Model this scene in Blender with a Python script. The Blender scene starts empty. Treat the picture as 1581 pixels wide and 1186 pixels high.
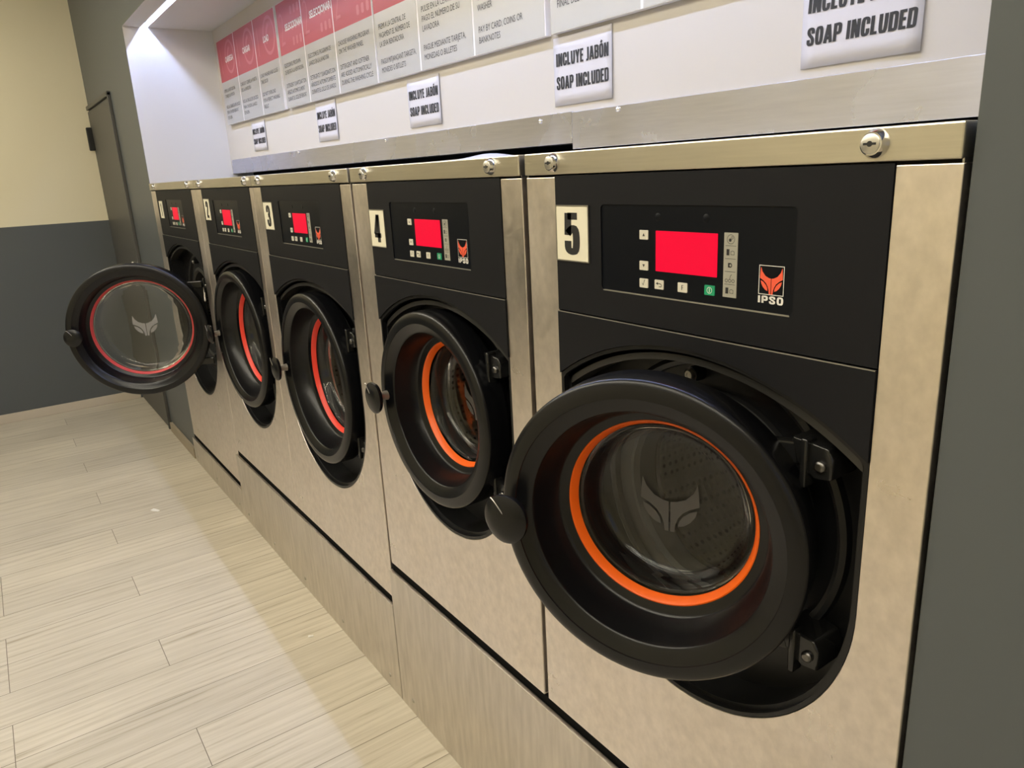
import bpy, bmesh, math, random
from mathutils import Vector, Matrix
from mathutils.geometry import tessellate_polygon

random.seed(7)
SC = bpy.context.scene
COL = SC.collection
PI = math.pi

# ------------------------------------------------------------------ camera
CAM = (1.0818, -0.7945, 1.5568)
YAW, PITCH, ROLL = 0.9698, -0.2799, -0.0514
FOCAL_PX = 1149.65
cd = bpy.data.cameras.new('camera')
cam = bpy.data.objects.new('camera', cd)
COL.objects.link(cam)
cd.sensor_fit = 'HORIZONTAL'
cd.sensor_width = 36.0
cd.lens = 36.0 * FOCAL_PX / 1581.0
cd.clip_start = 0.02
cy, sy, cp, sp = math.cos(YAW), math.sin(YAW), math.cos(PITCH), math.sin(PITCH)
fwd = Vector((-sy * cp, cy * cp, sp))
rgt = Vector((cy, sy, 0))
upv = rgt.cross(fwd)
r2 = math.cos(ROLL) * rgt + math.sin(ROLL) * upv
u2 = -math.sin(ROLL) * rgt + math.cos(ROLL) * upv
cam.matrix_world = Matrix(((r2.x, u2.x, -fwd.x, CAM[0]), (r2.y, u2.y, -fwd.y, CAM[1]), (r2.z, u2.z, -fwd.z, CAM[2]), (0, 0, 0, 1)))
SC.camera = cam

# ------------------------------------------------------------------ world, exposure
w = bpy.data.worlds.new('world')
SC.world = w
w.use_nodes = True
w.node_tree.nodes['Background'].inputs[0].default_value = (0.55, 0.65, 0.9, 1)
w.node_tree.nodes['Background'].inputs[1].default_value = 0.6
SC.view_settings.view_transform = 'Standard'
SC.view_settings.look = 'None'
SC.view_settings.gamma = 1
SC.view_settings.exposure = 0.0
SC.view_settings.use_curve_mapping = False
LED_STRENGTH = 400.0
LED_COLOR = (0.48, 0.60, 1.0)
LAMP_STRENGTH = 32.0
LAMP_COLOR = (1.0, 0.93, 0.76)

# ------------------------------------------------------------------ materials
def new_mat(name):
    m = bpy.data.materials.new(name)
    m.use_nodes = True
    return m, m.node_tree.nodes, m.node_tree.links, m.node_tree.nodes['Principled BSDF']

def plain(name, col, rough=0.5, metal=0.0, spec=0.5, bump=0.0, bscale=400, coat=0.0):
    m, n, l, b = new_mat(name)
    b.inputs['Base Color'].default_value = (*col, 1)
    b.inputs['Roughness'].default_value = rough
    b.inputs['Metallic'].default_value = metal
    b.inputs['Specular IOR Level'].default_value = spec
    b.inputs['Coat Weight'].default_value = coat
    tc = n.new('ShaderNodeTexCoord')
    no = n.new('ShaderNodeTexNoise')
    no.inputs['Scale'].default_value = bscale
    no.inputs['Detail'].default_value = 3
    l.new(tc.outputs['Object'], no.inputs['Vector'])
    if bump:
        bp = n.new('ShaderNodeBump')
        bp.inputs['Strength'].default_value = bump
        bp.inputs['Distance'].default_value = 0.001
        l.new(no.outputs['Fac'], bp.inputs['Height'])
        l.new(bp.outputs['Normal'], b.inputs['Normal'])
    return m

def emitter(name, col, strength):
    m, n, l, b = new_mat(name)
    b.inputs['Base Color'].default_value = (*[c * 0.5 for c in col], 1)
    b.inputs['Emission Color'].default_value = (*col, 1)
    b.inputs['Emission Strength'].default_value = strength
    b.inputs['Roughness'].default_value = 0.4
    return m

def steel(name, col, rough=(0.22, 0.42), stretch=(3, 1, 1), scale=60, blotch=0.12, smudge=0.12):
    m, n, l, b = new_mat(name)
    b.inputs['Metallic'].default_value = 1.0
    tc = n.new('ShaderNodeTexCoord')
    mp = n.new('ShaderNodeMapping')
    mp.inputs['Scale'].default_value = stretch
    l.new(tc.outputs['Object'], mp.inputs['Vector'])
    fine = n.new('ShaderNodeTexNoise')
    fine.inputs['Scale'].default_value = scale
    fine.inputs['Detail'].default_value = 5
    l.new(mp.outputs[0], fine.inputs['Vector'])
    big = n.new('ShaderNodeTexNoise')
    big.inputs['Scale'].default_value = 4
    big.inputs['Detail'].default_value = 2.5
    big.inputs['Roughness'].default_value = 0.45
    l.new(tc.outputs['Object'], big.inputs['Vector'])
    rr = n.new('ShaderNodeMapRange')
    rr.inputs['From Min'].default_value = 0.3
    rr.inputs['From Max'].default_value = 0.7
    rr.inputs['To Min'].default_value = rough[0]
    rr.inputs['To Max'].default_value = rough[1]
    l.new(big.outputs['Fac'], rr.inputs['Value'])
    smu = n.new('ShaderNodeTexNoise')
    smu.inputs['Scale'].default_value = 26
    smu.inputs['Detail'].default_value = 6
    smu.inputs['Distortion'].default_value = 1.6
    l.new(tc.outputs['Object'], smu.inputs['Vector'])
    sm2 = n.new('ShaderNodeMath')
    sm2.operation = 'MULTIPLY_ADD'
    sm2.inputs[1].default_value = smudge
    l.new(smu.outputs['Fac'], sm2.inputs[0])
    sm3 = n.new('ShaderNodeMath')
    sm3.operation = 'SUBTRACT'
    sm3.inputs[1].default_value = smudge / 2
    l.new(rr.outputs[0], sm2.inputs[2])
    l.new(sm2.outputs[0], sm3.inputs[0])
    l.new(sm3.outputs[0], b.inputs['Roughness'])
    mixf = n.new('ShaderNodeMapRange')
    mixf.inputs['From Min'].default_value = 0.3
    mixf.inputs['From Max'].default_value = 0.7
    mixf.inputs['To Min'].default_value = 1 - blotch
    mixf.inputs['To Max'].default_value = 1 + blotch * 0.4
    l.new(fine.outputs['Fac'], mixf.inputs['Value'])
    mc = n.new('ShaderNodeMix')
    mc.data_type = 'RGBA'
    mc.blend_type = 'MULTIPLY'
    mc.inputs[0].default_value = 1
    mc.inputs[6].default_value = (*col, 1)
    l.new(mixf.outputs[0], mc.inputs[7])
    l.new(mc.outputs[2], b.inputs['Base Color'])
    bp = n.new('ShaderNodeBump')
    bp.inputs['Strength'].default_value = 0.06
    bp.inputs['Distance'].default_value = 0.0006
    l.new(fine.outputs['Fac'], bp.inputs['Height'])
    l.new(bp.outputs['Normal'], b.inputs['Normal'])
    return m

def wood_floor():
    m, n, l, b = new_mat('pale_plank_laminate')
    tc = n.new('ShaderNodeTexCoord')
    mp = n.new('ShaderNodeMapping')
    mp.inputs['Rotation'].default_value = (0, 0, PI / 2)
    mp.inputs['Location'].default_value = (0.21, -0.098, 0)
    l.new(tc.outputs['Object'], mp.inputs['Vector'])
    br = n.new('ShaderNodeTexBrick')
    br.offset = 0.37
    br.offset_frequency = 3
    br.inputs['Color1'].default_value = (0.40, 0.40, 0.40, 1)
    br.inputs['Color2'].default_value = (0.62, 0.62, 0.62, 1)
    br.inputs['Mortar'].default_value = (0.0, 0.0, 0.0, 1)
    br.inputs['Scale'].default_value = 1.0
    br.inputs['Mortar Size'].default_value = 0.0012
    br.inputs['Mortar Smooth'].default_value = 0.3
    br.inputs['Brick Width'].default_value = 1.22
    br.inputs['Row Height'].default_value = 0.187
    l.new(mp.outputs[0], br.inputs['Vector'])
    # every plank gets its own slice of the grain
    add = n.new('ShaderNodeVectorMath')
    add.operation = 'MULTIPLY_ADD'
    add.inputs[1].default_value = (37, 51, 13)
    l.new(br.outputs['Color'], add.inputs[0])
    l.new(mp.outputs[0], add.inputs[2])
    st = n.new('ShaderNodeMapping')
    st.inputs['Scale'].default_value = (1.3, 34, 1)
    l.new(add.outputs[0], st.inputs['Vector'])
    gr = n.new('ShaderNodeTexNoise')
    gr.inputs['Scale'].default_value = 2.2
    gr.inputs['Detail'].default_value = 9
    gr.inputs['Roughness'].default_value = 0.62
    gr.inputs['Distortion'].default_value = 0.8
    l.new(st.outputs[0], gr.inputs['Vector'])
    st2 = n.new('ShaderNodeMapping')
    st2.inputs['Scale'].default_value = (0.7, 6.0, 1)
    l.new(add.outputs[0], st2.inputs['Vector'])
    wv = n.new('ShaderNodeTexWave')
    wv.wave_type = 'BANDS'
    wv.bands_direction = 'Y'
    wv.inputs['Scale'].default_value = 1.3
    wv.inputs['Distortion'].default_value = 14
    wv.inputs['Detail'].default_value = 3
    wv.inputs['Detail Scale'].default_value = 0.9
    l.new(st2.outputs[0], wv.inputs['Vector'])
    mx = n.new('ShaderNodeMix')
    mx.data_type = 'FLOAT'
    mx.inputs[0].default_value = 0.13
    l.new(gr.outputs['Fac'], mx.inputs[2])
    l.new(wv.outputs['Fac'], mx.inputs[3])
    ramp = n.new('ShaderNodeValToRGB')
    e = ramp.color_ramp.elements
    e[0].position = 0.22
    e[0].color = (0.27, 0.225, 0.155, 1)
    e[1].position = 0.62
    e[1].color = (0.575, 0.525, 0.435, 1)
    e.new(0.40).color = (0.50, 0.452, 0.365, 1)
    l.new(mx.outputs[0], ramp.inputs[0])
    # knots / stains of the print
    sp_ = n.new('ShaderNodeTexNoise')
    sp_.inputs['Scale'].default_value = 2.0
    sp_.inputs['Detail'].default_value = 4
    l.new(tc.outputs['Object'], sp_.inputs['Vector'])
    mr = n.new('ShaderNodeMapRange')
    mr.inputs['From Min'].default_value = 0.3
    mr.inputs['From Max'].default_value = 0.7
    mr.inputs['To Min'].default_value = 0.9
    mr.inputs['To Max'].default_value = 1.05
    l.new(sp_.outputs['Fac'], mr.inputs['Value'])
    m1 = n.new('ShaderNodeMix')
    m1.data_type = 'RGBA'
    m1.blend_type = 'MULTIPLY'
    m1.inputs[0].default_value = 1
    l.new(ramp.outputs[0], m1.inputs[6])
    l.new(mr.outputs[0], m1.inputs[7])
    pl = n.new('ShaderNodeMapRange')
    pl.inputs['From Min'].default_value = 0.4
    pl.inputs['From Max'].default_value = 0.62
    pl.inputs['To Min'].default_value = 0.93
    pl.inputs['To Max'].default_value = 1.04
    l.new(br.outputs['Color'], pl.inputs['Value'])
    m2 = n.new('ShaderNodeMix')
    m2.data_type = 'RGBA'
    m2.blend_type = 'MULTIPLY'
    m2.inputs[0].default_value = 1
    l.new(m1.outputs[2], m2.inputs[6])
    l.new(pl.outputs[0], m2.inputs[7])
    m3 = n.new('ShaderNodeMix')
    m3.data_type = 'RGBA'
    m3.inputs[7].default_value = (0.13, 0.105, 0.08, 1)
    l.new(br.outputs['Fac'], m3.inputs[0])
    l.new(m2.outputs[2], m3.inputs[6])
    l.new(m3.outputs[2], b.inputs['Base Color'])
    b.inputs['Roughness'].default_value = 0.48
    b.inputs['Specular IOR Level'].default_value = 0.35
    bp = n.new('ShaderNodeBump')
    bp.inputs['Strength'].default_value = 0.12
    bp.inputs['Distance'].default_value = 0.001
    l.new(gr.outputs['Fac'], bp.inputs['Height'])
    l.new(bp.outputs['Normal'], b.inputs['Normal'])
    return m

def glass_mat(name, tint=(1, 1, 1), rough=0.0):
    m, n, l, b = new_mat(name)
    b.inputs['Base Color'].default_value = (*tint, 1)
    b.inputs['Transmission Weight'].default_value = 1
    b.inputs['Roughness'].default_value = rough
    b.inputs['IOR'].default_value = 1.37
    return m

def drum_mat():
    m, n, l, b = new_mat('dimpled_drum_steel')
    b.inputs['Metallic'].default_value = 1
    b.inputs['Roughness'].default_value = 0.32
    b.inputs['Base Color'].default_value = (0.16, 0.15, 0.14, 1)
    tc = n.new('ShaderNodeTexCoord')
    vo = n.new('ShaderNodeTexVoronoi')
    vo.inputs['Scale'].default_value = 62
    vo.inputs['Randomness'].default_value = 0.12
    l.new(tc.outputs['Object'], vo.inputs['Vector'])
    rp = n.new('ShaderNodeValToRGB')
    rp.color_ramp.elements[0].position = 0.18
    rp.color_ramp.elements[0].color = (0.02, 0.02, 0.02, 1)
    rp.color_ramp.elements[1].position = 0.34
    rp.color_ramp.elements[1].color = (0.17, 0.16, 0.15, 1)
    l.new(vo.outputs['Distance'], rp.inputs[0])
    l.new(rp.outputs[0], b.inputs['Base Color'])
    bp = n.new('ShaderNodeBump')
    bp.inputs['Strength'].default_value = 0.6
    bp.inputs['Distance'].default_value = 0.004
    l.new(vo.outputs['Distance'], bp.inputs['Height'])
    l.new(bp.outputs['Normal'], b.inputs['Normal'])
    return m

M = {}
M['steel_front'] = steel('stainless_front', (0.83, 0.76, 0.70), (0.28, 0.44), (1.3, 1, 1), 48, 0.10, 0.16)
M['steel_bar'] = steel('stainless_bar', (0.62, 0.585, 0.50), (0.26, 0.40), (0.25, 4, 6), 40, 0.06, 0.05)
M['steel_kick'] = steel('stainless_kick', (0.67, 0.625, 0.575), (0.28, 0.46), (4, 1, 0.6), 14, 0.14)
M['steel_splash'] = steel('stainless_splash', (0.61, 0.625, 0.74), (0.20, 0.34), (0.35, 1, 5), 30, 0.06, 0.04)
M['steel_bright'] = plain('bright_steel', (0.75, 0.73, 0.70), 0.12, 1.0)
M['steel_dull'] = plain('dull_steel', (0.5, 0.48, 0.44), 0.35, 1.0)
M['chrome'] = plain('chrome', (0.82, 0.81, 0.8), 0.08, 1.0)
M['dark_steel'] = plain('dark_steel', (0.16, 0.155, 0.15), 0.3, 1.0)
M['arch_lip'] = plain('ribbed_arch_lip', (0.022, 0.021, 0.020), 0.36, 0, 0.5)
M['lock_face'] = plain('satin_lock_face', (0.62, 0.60, 0.55), 0.38, 1.0)
M['panel_black'] = plain('black_powder_coat', (0.0050, 0.0054, 0.0080), 0.52, 0, 0.22, 0.12, 900)
M['overlay_black'] = plain('black_membrane', (0.0032, 0.0042, 0.0070), 0.34, 0, 0.17)
M['edge_grey'] = plain('panel_edge_highlight', (0.36, 0.345, 0.30), 0.35, 0.6)  # light grey that paints in the highlight along panel edges
M['door_black'] = plain('satin_black_door', (0.0045, 0.0047, 0.0058), 0.27, 0, 0.36, 0.06, 1200)
M['well_black'] = plain('moulded_black_plastic', (0.0055, 0.0056, 0.0064), 0.36, 0, 0.36, 0.08, 600)
M['gloss_black'] = plain('gloss_black_plastic', (0.010, 0.010, 0.010), 0.14, 0, 0.5)
M['rubber'] = plain('black_rubber', (0.016, 0.016, 0.016), 0.6, 0, 0.3)
M['void'] = plain('gap_shade_black', (0.004, 0.004, 0.004), 0.9, 0, 0.1)  # near black painted in for the shade of gaps and cavity
M['orange'] = plain('orange_gasket', (0.92, 0.135, 0.005), 0.4)
M['red'] = plain('red_gasket', (0.80, 0.045, 0.022), 0.4)
M['pink_red'] = plain('pinkish_red_gasket', (0.62, 0.07, 0.07), 0.4)  # paler, pinker red than the other rings
M['glass'] = glass_mat('door_glass', (0.97, 0.98, 0.97))
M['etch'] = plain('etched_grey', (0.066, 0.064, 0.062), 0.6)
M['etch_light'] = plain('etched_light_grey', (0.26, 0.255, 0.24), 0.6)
M['drum'] = drum_mat()
M['screen'] = emitter('red_backlit_screen', (1.0, 0.0015, 0.036), 0.95)
M['screen'].node_tree.nodes['Principled BSDF'].inputs['Base Color'].default_value = (0.02, 0, 0.002, 1)
M['screen'].node_tree.nodes['Principled BSDF'].inputs['Specular IOR Level'].default_value = 0.15
M['button'] = plain('ivory_button', (0.62, 0.59, 0.50), 0.5)
M['green'] = plain('green_button', (0.01, 0.30, 0.14), 0.45)
M['strip'] = plain('grey_symbol_strip', (0.33, 0.32, 0.27), 0.5)
M['ink'] = plain('black_ink', (0.012, 0.012, 0.013), 0.6)
M['logo_red'] = plain('red_orange_print', (0.78, 0.10, 0.045), 0.5)
M['logo_white'] = plain('white_print', (0.72, 0.70, 0.66), 0.5)
M['plate'] = plain('cream_number_card', (0.74, 0.70, 0.56), 0.5)
M['paper'] = plain('white_paper', (0.56, 0.54, 0.56), 0.8, 0, 0.2, 0.05, 300)
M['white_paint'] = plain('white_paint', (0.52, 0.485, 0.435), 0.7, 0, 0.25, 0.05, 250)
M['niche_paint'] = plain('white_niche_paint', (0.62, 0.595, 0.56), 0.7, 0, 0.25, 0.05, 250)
M['cream_paint'] = plain('cream_paint', (0.72, 0.665, 0.50), 0.75, 0, 0.25, 0.05, 250)
M['grey_paint'] = plain('dark_grey_paint', (0.086, 0.095, 0.101), 0.40, 0, 0.35, 0.06, 200)
M['door_paint'] = plain('dark_grey_door_paint', (0.076, 0.074, 0.070), 0.45, 0, 0.35, 0.04, 200)
M['ceiling_paint'] = plain('ceiling_paint', (0.78, 0.76, 0.72), 0.8)
M['beige_trim'] = plain('beige_skirting', (0.52, 0.46, 0.38), 0.5)
M['brown_trim'] = plain('brown_skirting', (0.32, 0.27, 0.20), 0.5)
M['floor'] = wood_floor()
M['sign_red'] = plain('red_sign_print', (0.37, 0.052, 0.060), 0.42)
M['sign_pink'] = plain('pale_pink_sign_print', (0.46, 0.13, 0.14), 0.42)
M['sign_grey'] = plain('silver_grey_sign', (0.44, 0.435, 0.42), 0.38, 0.3)
M['sign_line'] = plain('white_sign_line', (0.80, 0.78, 0.78), 0.45)
M['sign_text'] = plain('grey_sign_text', (0.07, 0.068, 0.066), 0.6)
M['alu'] = plain('white_aluminium_channel', (0.75, 0.75, 0.76), 0.5)
M['led'] = emitter('cool_led_tape', LED_COLOR, LED_STRENGTH)
M['lamp'] = emitter('warm_lamp_diffuser', LAMP_COLOR, LAMP_STRENGTH)
M['daylight'] = glass_mat('window_glass', (0.95, 0.97, 1.0))
M['litter'] = plain('white_scrap', (0.78, 0.76, 0.72), 0.8)

# ------------------------------------------------------------------ mesh helpers
class MB:
    def __init__(s):
        s.v, s.f, s.m, s.sm = [], [], [], []

    def add(s, verts, faces, mat=0, smooth=False):
        o = len(s.v)
        s.v += [tuple(p) for p in verts]
        for f in faces:
            s.f.append([i + o for i in f])
            s.m.append(mat)
            s.sm.append(smooth)
        return s

    def box(s, x0, x1, y0, y1, z0, z1, mat=0):
        v = [(x, y, z) for x in (x0, x1) for y in (y0, y1) for z in (z0, z1)]
        return s.add(v, [(0, 1, 3, 2), (4, 6, 7, 5), (0, 4, 5, 1), (2, 3, 7, 6), (0, 2, 6, 4), (1, 5, 7, 3)], mat)

    def prism(s, outer, y0, y1, holes=(), mat=0, side=None, capb=True, smooth_side=False):
        """plate in the xz plane from y0 (front) to y1, outline and holes are lists of (x, z)"""
        loops = [list(outer)] + [list(h) for h in holes]
        pts = [p for lp in loops for p in lp]
        tris = tessellate_polygon([[Vector((p[0], p[1], 0)) for p in lp] for lp in loops])
        s.add([(p[0], y0, p[1]) for p in pts], [tuple(t) for t in tris], mat)
        if capb:
            s.add([(p[0], y1, p[1]) for p in pts], [tuple(reversed(t)) for t in tris], mat)
        for lp in loops:
            n = len(lp)
            s.add([(p[0], y0, p[1]) for p in lp] + [(p[0], y1, p[1]) for p in lp],
                  [(i, (i + 1) % n, n + (i + 1) % n, n + i) for i in range(n)], mat if side is None else side, smooth_side)
        return s

    def flat(s, outer, y, holes=(), mat=0):
        loops = [list(outer)] + [list(h) for h in holes]
        pts = [p for lp in loops for p in lp]
        tris = tessellate_polygon([[Vector((p[0], p[1], 0)) for p in lp] for lp in loops])
        return s.add([(p[0], y, p[1]) for p in pts], [tuple(t) for t in tris], mat)

    def lathe(s, prof, cx, cz, n=72, closed=True, mat=0, y=0.0, smooth=True):
        """revolve (r, y) around the y axis through (cx, cz)"""
        k = len(prof)
        v = []
        for i in range(n):
            a = 2 * PI * i / n
            for r, yy in prof:
                v.append((cx + r * math.cos(a), yy + y, cz + r * math.sin(a)))
        f = []
        for i in range(n):
            j = (i + 1) % n
            for q in range(k if closed else k - 1):
                p = (q + 1) % k
                f.append((i * k + q, i * k + p, j * k + p, j * k + q))
        return s.add(v, f, mat, smooth)

    def tube(s, pts, r, n=8, mat=0):
        pts = [Vector(p) for p in pts]
        v, f = [], []
        for i, p in enumerate(pts):
            t = (pts[min(i + 1, len(pts) - 1)] - pts[max(i - 1, 0)]).normalized()
            a = t.orthogonal().normalized() if i == 0 else (a - t * a.dot(t)).normalized()
            b = t.cross(a)
            for q in range(n):
                g = 2 * PI * q / n
                v.append(p + r * (math.cos(g) * a + math.sin(g) * b))
        for i in range(len(pts) - 1):
            for q in range(n):
                f.append((i * n + q, i * n + (q + 1) % n, (i + 1) * n + (q + 1) % n, (i + 1) * n + q))
        f.append(tuple(range(n)))
        f.append(tuple(reversed(range((len(pts) - 1) * n, len(pts) * n))))
        return s.add(v, f, mat, True)

    def build(s, name, mats, parent=None, origin=None, bevel=0.0, seg=2):
        if not isinstance(mats, (list, tuple)):
            mats = [mats]
        o = Vector(origin) if origin is not None else Vector((0, 0, 0))
        me = bpy.data.meshes.new(name)
        me.from_pydata([Vector(p) - o for p in s.v], [], s.f)
        for m in mats:
            me.materials.append(m)
        me.polygons.foreach_set('material_index', s.m)
        me.polygons.foreach_set('use_smooth', s.sm)
        bm = bmesh.new()
        bm.from_mesh(me)
        bmesh.ops.remove_doubles(bm, verts=bm.verts, dist=1e-6)
        bmesh.ops.dissolve_degenerate(bm, edges=bm.edges, dist=1e-7)
        bmesh.ops.recalc_face_normals(bm, faces=bm.faces)
        bm.to_mesh(me)
        bm.free()
        if any(s.sm):
            me.set_sharp_from_angle(angle=math.radians(38))
        me.update()
        ob = bpy.data.objects.new(name, me)
        COL.objects.link(ob)
        if parent is not None:
            ob.parent = parent
        elif origin is not None:
            ob.location = o
        if bevel:
            md = ob.modifiers.new('edges', 'BEVEL')
            md.width = bevel
            md.segments = seg
            md.limit_method = 'ANGLE'
            md.angle_limit = math.radians(50)
            md.harden_normals = False
        return ob

def thing(name, label, cat, loc, group=None):
    o = bpy.data.objects.new(name, None)
    COL.objects.link(o)
    o.location = loc
    o.empty_display_size = 0.1
    return tag(o, label, cat, group)

def tag(o, label, cat, group=None):
    o['label'] = label
    o['category'] = cat
    if group:
        o['group'] = group
    return o

def struct(o, label=None, cat=None):
    o['kind'] = 'structure'
    if label:
        o['label'] = label
    if cat:
        o['category'] = cat
    return o

def rrect(x0, x1, z0, z1, r, n=5):
    p = []
    for cx, cz, a in ((x1 - r, z1 - r, 0), (x0 + r, z1 - r, PI / 2), (x0 + r, z0 + r, PI), (x1 - r, z0 + r, 1.5 * PI)):
        for i in range(n + 1):
            t = a + PI / 2 * i / n
            p.append((cx + r * math.cos(t), cz + r * math.sin(t)))
    return p

def circle(cx, cz, r, n=64):
    return [(cx + r * math.cos(2 * PI * i / n), cz + r * math.sin(2 * PI * i / n)) for i in range(n)]

# ------------------------------------------------------------------ heavy condensed lettering made of pen strokes
# (width, [(smooth, points), ...]) for a cap height of 1
GL = {
    'I': (.22, [(0, [(.11, 0), (.11, 1)])]),
    'N': (.53, [(0, [(.1, 0), (.1, 1)]), (0, [(.43, 0), (.43, 1)]), (0, [(.12, 1), (.41, 0)])]),
    'C': (.50, [(1, [(.4, .62), (.4, .9), (.25, .95), (.1, .9), (.1, .1), (.25, .05), (.4, .1), (.4, .38)])]),
    'L': (.40, [(0, [(.1, 0), (.1, 1)]), (0, [(.1, .075), (.39, .075)])]),
    'U': (.51, [(1, [(.1, 1), (.1, .08), (.255, .06), (.41, .08), (.41, 1)])]),
    'Y': (.50, [(0, [(.08, 1), (.25, .45), (.25, 0)]), (0, [(.42, 1), (.25, .45)])]),
    'E': (.41, [(0, [(.1, 0), (.1, 1)]), (0, [(.1, .925), (.4, .925)]), (0, [(.1, .52), (.37, .52)]), (0, [(.1, .075), (.4, .075)])]),
    'J': (.34, [(1, [(.24, 1), (.24, .1), (.16, .06), (.01, .075)])]),
    'A': (.54, [(0, [(.085, 0), (.25, 1)]), (0, [(.455, 0), (.29, 1)]), (0, [(.14, .26), (.4, .26)])]),
    'B': (.51, [(0, [(.1, 0), (.1, 1)]), (1, [(.1, .925), (.40, .93), (.41, .75), (.40, .53), (.1, .53)]), (1, [(.1, .53), (.40, .52), (.41, .3), (.40, .07), (.1, .075)])]),
    'O': (.50, [(2, [(.1, .9), (.25, .95), (.4, .9), (.4, .1), (.25, .05), (.1, .1)])]),
    'S': (.49, [(1, [(.39, .66), (.39, .9), (.245, .95), (.1, .9), (.1, .66), (.39, .38), (.39, .1), (.245, .05), (.1, .1), (.1, .34)])]),
    'P': (.49, [(0, [(.1, 0), (.1, 1)]), (1, [(.1, .925), (.39, .94), (.4, .7), (.39, .44), (.1, .46)])]),
    'D': (.51, [(0, [(.1, 0), (.1, 1)]), (1, [(.1, .925), (.40, .94), (.41, .75), (.41, .25), (.40, .06), (.1, .075)])]),
    '\u00d3': (.50, [(2, [(.1, .9), (.25, .95), (.4, .9), (.4, .1), (.25, .05), (.1, .1)]), (0, [(.20, 1.06), (.32, 1.24)])]),
    ' ': (.2, []),
    '1': (.40, [(0, [(.27, 0), (.27, 1)]), (0, [(.05, .78), (.2, .86)])]),
    '2': (.50, [(1, [(.1, .66), (.1, .9), (.25, .95), (.4, .9), (.4, .62), (.14, .22), (.12, .075)]), (0, [(.03, .075), (.47, .075)])]),
    '3': (.50, [(1, [(.1, .68), (.1, .9), (.25, .95), (.4, .9), (.4, .56), (.2, .53)]), (1, [(.2, .53), (.4, .5), (.4, .1), (.25, .05), (.1, .1), (.1, .32)])]),
    '4': (.54, [(0, [(.34, 0), (.34, 1)]), (0, [(.32, .98), (.06, .28)]), (0, [(0, .25), (.52, .25)])]),
    '5': (.50, [(0, [(.44, .925), (.1, .925)]), (0, [(.12, 1), (.1, .46)]), (1, [(.1, .5), (.25, .64), (.4, .6), (.4, .1), (.25, .05), (.1, .1), (.1, .32)])]),
    'F': (.41, [(0, [(.1, 0), (.1, 1)]), (0, [(.1, .925), (.4, .925)]), (0, [(.1, .5), (.36, .5)])]),
}

def chaikin(p, it=2, closed=False):
    for _ in range(it):
        q = []
        n = len(p)
        if not closed:
            q.append(p[0])
        for i in range(n if closed else n - 1):
            a, b = p[i], p[(i + 1) % n]
            q.append((.75 * a[0] + .25 * b[0], .75 * a[1] + .25 * b[1]))
            q.append((.25 * a[0] + .75 * b[0], .25 * a[1] + .75 * b[1]))
        if not closed:
            q.append(p[-1])
        p = q
    return p

def pen(mb, pts, wx, wy, fx, mat, closed=False):
    n = len(pts)
    L, R = [], []
    for i in range(n):
        def nrm(a, b):
            dx, dz = b[0] - a[0], b[1] - a[1]
            d = math.hypot(dx, dz) or 1
            return (-dz / d, dx / d)
        if closed:
            n1, n2 = nrm(pts[i - 1], pts[i]), nrm(pts[i], pts[(i + 1) % n])
        else:
            n1 = nrm(pts[max(i - 1, 0)], pts[max(i - 1, 0) + 1])
            n2 = nrm(pts[min(i, n - 2)], pts[min(i, n - 2) + 1])
        mx, mz = n1[0] + n2[0], n1[1] + n2[1]
        d = math.hypot(mx, mz) or 1
        mx, mz = mx / d, mz / d
        k = 1 / max(.6, mx * n1[0] + mz * n1[1])
        ox, oz = mx * k * wx / 2, mz * k * wy / 2
        L.append((pts[i][0] + ox, pts[i][1] + oz))
        R.append((pts[i][0] - ox, pts[i][1] - oz))
    v = [fx(p) for p in L + R]
    f = [(i, (i + 1) % n, n + (i + 1) % n, n + i) for i in range(n if closed else n - 1)]
    mb.add(v, f, mat)

def lettering(mb, txt, x0, z0, h, width, y, mat=0, wx=.2, wy=.15, gap=.055, slant=0.0):
    total = sum(GL[c][0] for c in txt) + gap * (len(txt) - 1)
    s = width / total
    cx = 0
    for c in txt:
        gw, st = GL[c]
        for kind, pts in st:
            if kind:
                pts = chaikin(pts, 2, kind == 2)
            o = cx
            pen(mb, pts, wx, wy, lambda p: (x0 + s * (o + p[0]) + slant * h * p[1], y, z0 + h * p[1]), mat, kind == 2)
        cx += gw + gap

def fox(mb, cx, cz, wd, ht, y, mat=0):
    """split mask of a fox: two mirrored halves plus two eye leaves, centre line left open"""
    half = [(-.42, .94), (-.36, .78), (-.24, .64), (-.10, .575), (-.012, .56), (-.012, .02), (-.075, .02), (-.09, .16), (-.13, .28), (-.20, .39), (-.31, .48), (-.45, .555), (-.445, .70)]
    eye = [(-.42, .48), (-.31, .43), (-.21, .34), (-.15, .24), (-.13, .13), (-.22, .16), (-.32, .25), (-.39, .36)]
    for sg in (-1, 1):
        for poly in (half, eye):
            mb.flat([(cx + sg * p[0] * wd, cz + (p[1] - .5) * ht) for p in poly], y, mat=mat)

def font_mesh(mb, body, x, z, size, y, sx=1.0, mat=0, line=1.0, offset=0.0, align='LEFT'):
    cu = bpy.data.curves.new('txt', 'FONT')
    cu.body = body
    cu.size = size
    cu.space_line = line
    cu.align_x = align
    cu.offset = offset
    cu.resolution_u = 2
    ob = bpy.data.objects.new('txt', cu)
    me = bpy.data.meshes.new_from_object(ob)
    mb.add([(x + v.co.x * sx, y, z + v.co.y) for v in me.vertices], [tuple(p.vertices) for p in me.polygons], mat)
    bpy.data.objects.remove(ob)
    bpy.data.curves.remove(cu)
    bpy.data.meshes.remove(me)

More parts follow.
